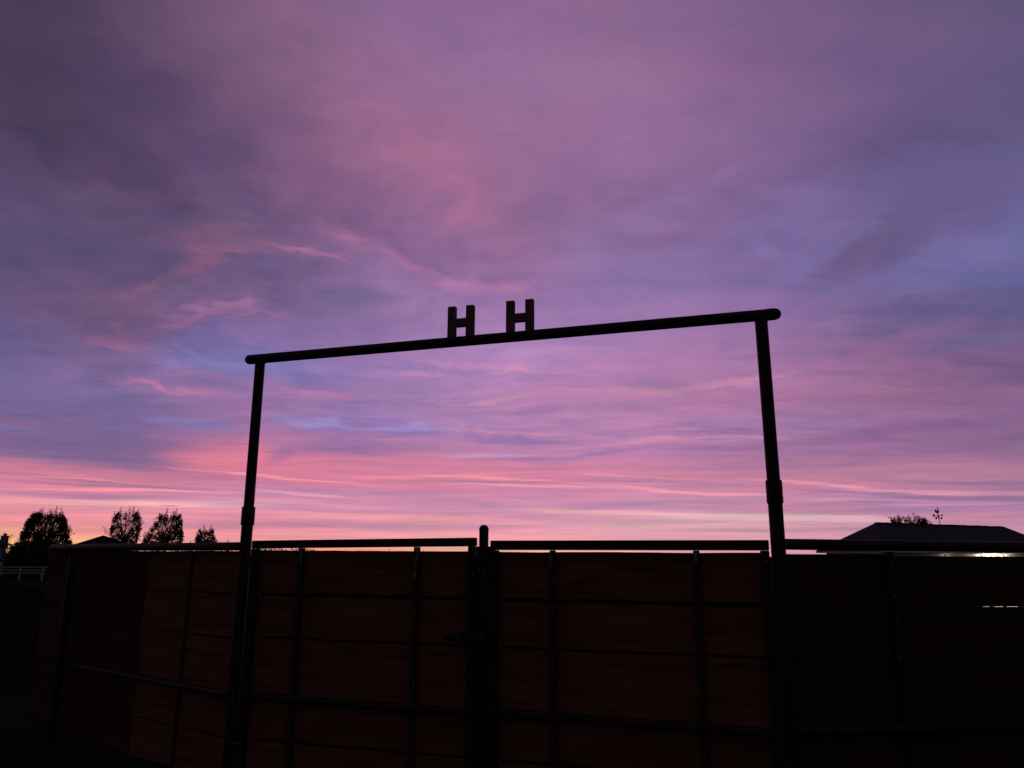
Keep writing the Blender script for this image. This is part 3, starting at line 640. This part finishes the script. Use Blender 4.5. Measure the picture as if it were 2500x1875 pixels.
rooster = [(q*1.25-.02, (z-.86)*1.2+.84) for q, z in [(-.17, .98), (-.13, .92), (-.06, .86), (.02, .86), (.07, .92), (.08, 1.02), (.06, 1.14), (.03, 1.22), (-.01, 1.24), (.01, 1.14), (0, 1.02), (-.04, .99), (-.07, 1.05), (-.11, 1.10), (-.15, 1.08), (-.19, 1.04), (-.15, 1.03)]]
B().prism([(p+k+.02, z) for p, z in rooster], -.012, .012).build('rooster', 'iron', wv)

# ------------------------------------------------------------------ trees
def leaf_clump(b, c, s, rd, n=4, up=0.5):
    for _ in range(n):
        d = Vector((rd.gauss(0, 1), rd.gauss(0, 1), rd.gauss(0, .8)+up)).normalized()
        a = d.orthogonal().normalized(); a = (Matrix.Rotation(rd.uniform(0, 6.28), 3, d) @ a)
        p = Vector(c)+Vector((rd.uniform(-1, 1), rd.uniform(-1, 1), rd.uniform(-1, 1)))*s*.7
        L = s*rd.uniform(.6, 1.5); w = s*rd.uniform(.3, .6)
        b.quad(p-a*w*.4, p+d*L*.5-a*w, p+d*L, p+d*L*.45+a*w)
def broad_tree(name, loc, spires, label, cat='tree', seed=1, clump=.16, dens=1.0, group=None, trunk_r=.16, mat='leaf', fill=None):
    """spires: (x, y, z_low, z_top, radius) ascending limbs, each feathered with leaf clumps"""
    rd = random.Random(seed)
    t = root(name, loc, 0, label, cat, group)
    tb = B(); lb = B()
    tb.tube((0, 0, -.3), (0, 0, 1.2), trunk_r, trunk_r*.8, n=10)
    for (x, y, z0, z1, r) in spires:
        tb.tube((0, 0, .9), (x*.9, y*.9, max(1.3, z0)), trunk_r*.55, trunk_r*.3, n=7)
        tb.tube((x*.9, y*.9, max(1.3, z0)), (x, y, z1-.1), trunk_r*.3, .015, n=6)
        H = z1-z0
        nb = int(H*r*44*dens)
        for k in range(nb):
            u = rd.random()**.85
            z = z0+H*u
            rr = 1.35*r*(1-u**1.8)*(.75+.35*math.sin(z*6+x*3))+.05
            a = rd.uniform(0, 6.28); q = rr*math.sqrt(rd.random())
            f = min(1, (z-z0)/max(.3, H)*1.5+.3)
            cx = x*(.92+.08*u)+math.cos(a)*q; cy = y*(.92+.08*u)+math.sin(a)*q
            # gaps: leave out clumps where a slow 3-d pattern says so
            gpat = math.sin(cx*5.1+z*2.2+seed)*math.sin(z*4.7-cx*2.3+cy)+.35*math.sin(cx*11+z*9)
            if gpat > .55 and rd.random() < .9: continue
            leaf_clump(lb, (cx, cy, z), clump*(1.35-.6*u), rd, 5)
            if rd.random() < .15:
                tb.tube((x*(.92+.08*u), y*(.92+.08*u), z-.15), (cx, cy, z), .02, .008, n=4)
    if fill:
        for (x0, x1, z0, z1, n) in fill:
            for _ in range(n): leaf_clump(lb, (rd.uniform(x0, x1), rd.uniform(-.8, .8), rd.uniform(z0, z1)), clump, rd, 4)
    tb.build('trunk', 'bark', t); lb.build('crown', mat, t)
    return t
S = 110/1890.0
def sp_px(xc, items, D, base, depth=.9, sd=1):
    rd = random.Random(sd); out = []
    k = D/1890.0
    for (px, pt, pr, pb) in items:
        hz = 1344.7+px*.0056
        out.append(((px-xc)*k, rd.uniform(-depth, depth), 1.9+(hz-pb)*k-base, 1.9+(hz-pt)*k-base, pr*k))
    return out
def crown_tree(name, D, rows, label, seed, density=1.0, clump=.15, cat='tree', trunk_r=.18, hole=.5, base=None, tips=()):
    """crown envelope given as (height above eye level in px of the photo, left px, right px); filled with short ascending leafy sprays"""
    rd = random.Random(seed); k = D/1890.0
    xc = sum((r[1]+r[2])/2 for r in rows)/len(rows)
    X = (xc-1250)*k; zb = gz(X, D) if base is None else base
    t = root(name, (X, D, zb), 0, label, cat)
    R_ = [((1344.7+xc*.0056-y)*k+1.9-zb, (a-xc)*k, (b-xc)*k) for y, a, b in rows]; R_.sort()
    zlo, zhi = R_[0][0], R_[-1][0]
    def env(z):
        for (z0, a0, b0), (z1, a1, b1) in zip(R_, R_[1:]):
            if z0 <= z <= z1:
                f = (z-z0)/(z1-z0+1e-6); return a0+(a1-a0)*f, b0+(b1-b0)*f
        return (R_[0][1], R_[0][2]) if z < zlo else (R_[-1][1], R_[-1][2])
    tb, lb = B(), B()
    tb.tube((0, 0, -.3), (0, 0, zlo+.2*(zhi-zlo)), trunk_r, trunk_r*.7, n=10)
    for px, py, h in tips:                                    # upright tips standing out of the crown
        x = (px-xc)*k; zt = (1344.7+xc*.0056-py)*k+1.9-zb; h = h*k; y = rd.uniform(-.6, .6)
        tb.tube((x*.8, y, zt-h-.4), (x, y, zt-.1), .035, .01, n=4)
        nn = int(h/.045)
        for q in range(nn):
            u = q/nn; w = .40*(1-u)**.75*(.65+.35*math.sin(u*17+px))+.02
            a = rd.uniform(0, 6.28)
            leaf_clump(lb, (x+math.cos(a)*w*rd.random(), y+math.sin(a)*w, zt-h+h*u), clump*(1.1-.5*u), rd, 2, .5)
    area = sum(.5*((b1-a1)+(b0-a0))*(z1-z0) for (z0, a0, b0), (z1, a1, b1) in zip(R_, R_[1:]))
    org = Vector((0, 0, zlo+.1*(zhi-zlo)))
    for i in range(int(area*9*density)):
        z = zlo+(zhi-zlo)*rd.random(); a, b = env(z)
        if rd.random() < .35: x = a if rd.random() < .5 else b; x += rd.uniform(-.2, .1)*(1 if x > 0 else -1)
        else: x = rd.uniform(a, b)
        y = rd.uniform(-.5, .5)*(b-a)*math.sqrt(max(.05, 1-((x-(a+b)/2)/((b-a)/2+.01))**2))*.7
        if math.sin(x*3.1+seed)*math.sin(z*3.7+x*1.3) > hole and z > zlo+.25*(zhi-zlo): continue
        d = Vector((x*.16, y*.2, .9+rd.uniform(-.2, .3))) + Vector((rd.gauss(0, .25), rd.gauss(0, .25), 0)); d.normalize()
        L = rd.uniform(.5, 1.05); p = Vector((x, y, z))-d*L
        if i % 3 == 0: tb.tube(org+(p-org)*.15, p, .05, .015, n=4)
        n = rd.randint(6, 9)
        for q in range(n):
            u = q/(n-1); w = .22*(1-u)**.8+.03
            c = p+d*L*u+Vector((rd.uniform(-w, w), rd.uniform(-w, w), rd.uniform(-.04, .04)))
            leaf_clump(lb, c, clump*(1.25-.55*u), rd, 3, .6)
    tb.build('trunk', 'bark', t); lb.build('crown', 'leaf', t); return t
crown_tree('leafy_tree', 110, [(1252,84,146),(1262,72,152),(1274,64,156),(1290,60,160),(1306,54,166),(1324,54,174),(1340,50,178),(1360,48,180)],
  'broad dense bushy tree, the largest, beside the chimney house', 11, 2.6, .19, trunk_r=.22, hole=.5,
  tips=[(74,1250,24),(88,1244,28),(100,1241,26),(111,1243,26),(120,1245,24),(134,1237,32),(146,1242,28),(151,1256,24),(62,1268,20),(56,1286,18),(163,1282,18),(169,1288,16),(158,1275,16)])
crown_tree('poplar_tree', 130, [(1250,284,328),(1262,276,338),(1278,272,340),(1295,271,341),(1312,272,338),(1334,282,332)],
  'airy tree with separate upright plumes behind the dark gabled roof', 21, 2.0, .175, hole=.30,
  tips=[(276,1250,22),(290,1240,26),(306,1237,24),(317,1236,26),(331,1243,26),(340,1260,20),(268,1295,14)])
crown_tree('leafy_tree', 130, [(1256,388,436),(1268,382,440),(1282,378,442),(1297,364,445),(1312,356,446),(1332,348,448)],
  'round topped tree with a low shoulder on its left, right of the plumed tree', 35, 2.1, .185, hole=.42,
  tips=[(384,1254,20),(395,1256,18),(404,1243,26),(416,1247,22),(429,1243,26),(438,1256,20),(374,1272,16),(366,1288,14),(352,1300,14),(445,1284,14)])
crown_tree('small_tree', 150, [(1292,488,520),(1302,483,522),(1316,480,526),(1332,482,530)],
  'small twin topped tree standing alone just left of the arch post', 41, 2.6, .19, trunk_r=.12, hole=.35,
  tips=[(497,1281,20),(489,1291,16),(515,1282,20),(521,1298,14)])
def twig_tree(name, loc, h, spread, label, seed, leaves=40):
    rd = random.Random(seed); t = root(name, loc, 0, label, 'tree'); b = B(); lb = B()
    def grow(p, d, L, r, lv):
        q = p+d*L; b.tube(p, q, r, r*.65, n=5)
        if lv == 0:
            if leaves: leaf_clump(lb, q, .12, rd, 3)
            return
        for _ in range(3 if lv > 1 else 2):
            nd = (d+Vector((rd.uniform(-1, 1)*spread, rd.uniform(-.6, .6), rd.uniform(-.2, .5)))).normalized()
            grow(q, nd, L*rd.uniform(.5, .8), r*.62, lv-1)
    grow(Vector((0, 0, -.2)), Vector((0, 0, 1)), h*.42, .10, 4)
    b.build('trunk', 'bark', t); lb.build('crown', 'leaf', t)
    return t
twig_tree('bare_tree', (-65.0, 126, gz(-65, 126)), 6.4, .9, 'nearly bare tree with spread twigs behind the peak of the dark gabled roof', 5)
twig_tree('thin_tree', (-90.6, 140, gz(-90, 140)), 5.6, .5, 'thin wispy tree behind the chimney', 9)
# shrubs
def shrub(loc, w, h, label, seed, n=260, name='shrub', mat='leaf', group=None, cat='shrub', d=.8):
    rd = random.Random(seed); t = root(name, loc, 0, label, cat, group); b = B(); tb = B()
    for _ in range(n):
        x = rd.uniform(-1, 1); zt = h*(1-abs(x)**2.2)*(.8+.2*math.sin(x*9+seed))
        leaf_clump(b, (x*w, rd.uniform(-d, d), rd.uniform(.05, 1)*zt), .2, rd, 4)
    for k in range(5): tb.tube((0, 0, -.1), ((k-2)*w*.25, 0, h*.6), .04, .02, n=5)
    tb.build('stem', 'bark', t); b.build('foliage', mat, t); return t
shrub((-71.6, 112, gz(-71, 112)), 1.6, 3.75, 'low dark shrub between the chimney and the bushy tree', 3, 260)
shrub((-58.6, 104, gz(-58, 104)), 1.8, 3.6, 'dark shrub at the right foot of the bushy tree', 4, 300)
# clipped hedge behind the white fence
hd = B(); rd = random.Random(8)
for _ in range(3600):
    x = rd.uniform(-62.4, -50); hh = 3.55+.35*math.sin(x*1.3)
    leaf_clump(hd, (x, 97+rd.uniform(-.7, .7), gz(-60, 97)+rd.uniform(0, 1)*hh), .3, rd, 3)
tag(hd.build('hedge', 'leaf'), 'long dark hedge behind the white rail fence', 'hedge')
# tree tops behind the right house
gD = gz(42, 80)
crown_tree('leafy_tree', 80, [(1262,2200,2252),(1266,2192,2262),(1272,2186,2270),(1278,2182,2280),(1290,2180,2284),(1310,2184,2280)],
  'wide ragged tree top showing over the ridge of the hip roofed house', 51, 4.6, .14, trunk_r=.2, hole=.4,
  tips=[(2179,1262,8),(2203,1257,12),(2216,1260,10),(2235,1254,14),(2247,1259,12)])
shrub((40.1, 80, gD), 1.0, 7.3, 'small pointed tree top left of the ragged tree, over the hip roof', 12, 420, name='small_tree', cat='tree')

# distant spruces on the horizon, seen between gate rail and boards
def spruce_mesh(seed, h=7.0):
    rd = random.Random(seed); b = B(); tiers = 11
    b.tube((0, 0, -.5), (0, 0, h*.95), .13, .03, n=5)
    for k in range(tiers):
        z = h*(.08+.9*k/tiers); r = h*.2*(1-k/tiers)*rd.uniform(.75, 1.2)+.06
        for j in range(9):
            a = 6.283*j/9+rd.uniform(-.3, .3); q = r*rd.uniform(.7, 1.25)
            b.quad((0, 0, z+h*.09), (math.cos(a-.3)*q*.6, math.sin(a-.3)*q*.6, z), (math.cos(a)*q, math.sin(a)*q, z-h*.035), (math.cos(a+.3)*q*.6, math.sin(a+.3)*q*.6, z))
    return b
protos = [spruce_mesh(100+i).build('distant_spruce', 'leaf2') for i in range(3)]
spots = [(875,1339),(885,1342),(905,1341),(921,1343),(951,1338),(968,1343),(980,1343),(1012,1342),(1034,1341),(1043,1343),(1048,1343),(1062,1344),(846,1340),(800,1341),(815,1342),(1100,1344),(1118,1345),(650,1336),(662,1338),(690,1339),(588,1325),(555,1314),(612,1330),(463,1318),(452,1325)]
rd = random.Random(77)
for i, (px, py) in enumerate(spots):
    D = 400.0 if px > 700 else 260.0
    k = D/1896.0; X = (px-1250+1.5)*k
    o = protos[i] if i < 3 else protos[i % 3].copy()
    if i >= 3: sc.collection.objects.link(o)
    zb = gz(X, D); top = 1.9+(1344.7+px*.0056-py)*k
    s = (top-zb)/7.0
    o.location = (X, D, zb); o.rotation_euler = (0, 0, rd.uniform(0, 6)); o.scale = (s*rd.uniform(.7, 1.1), s*.9, s)
    tag(o, 'tiny pointed spruce on the far skyline, seen past the gates', 'tree', 'spruces on the far skyline')
# low wood on the skyline
wd = B(); rd = random.Random(78)
for _ in range(5200):
    x = rd.uniform(-330, -20); y = 430+rd.uniform(-12, 12)
    hh = 4.3 + 2.9*(1-sm(-116, -100, x)) + 2.0*(1-sm(-152, -144, x)) + .3*math.sin(x*.21)+.25*math.sin(x*.57)
    leaf_clump(wd, (x, y, gz(x, y)+rd.uniform(0, 1)**.6*hh), .6, rd, 3)
tag(wd.build('far_woods', 'leaf2'), 'low dark belt of far woods along the horizon', 'woods', kind='stuff')
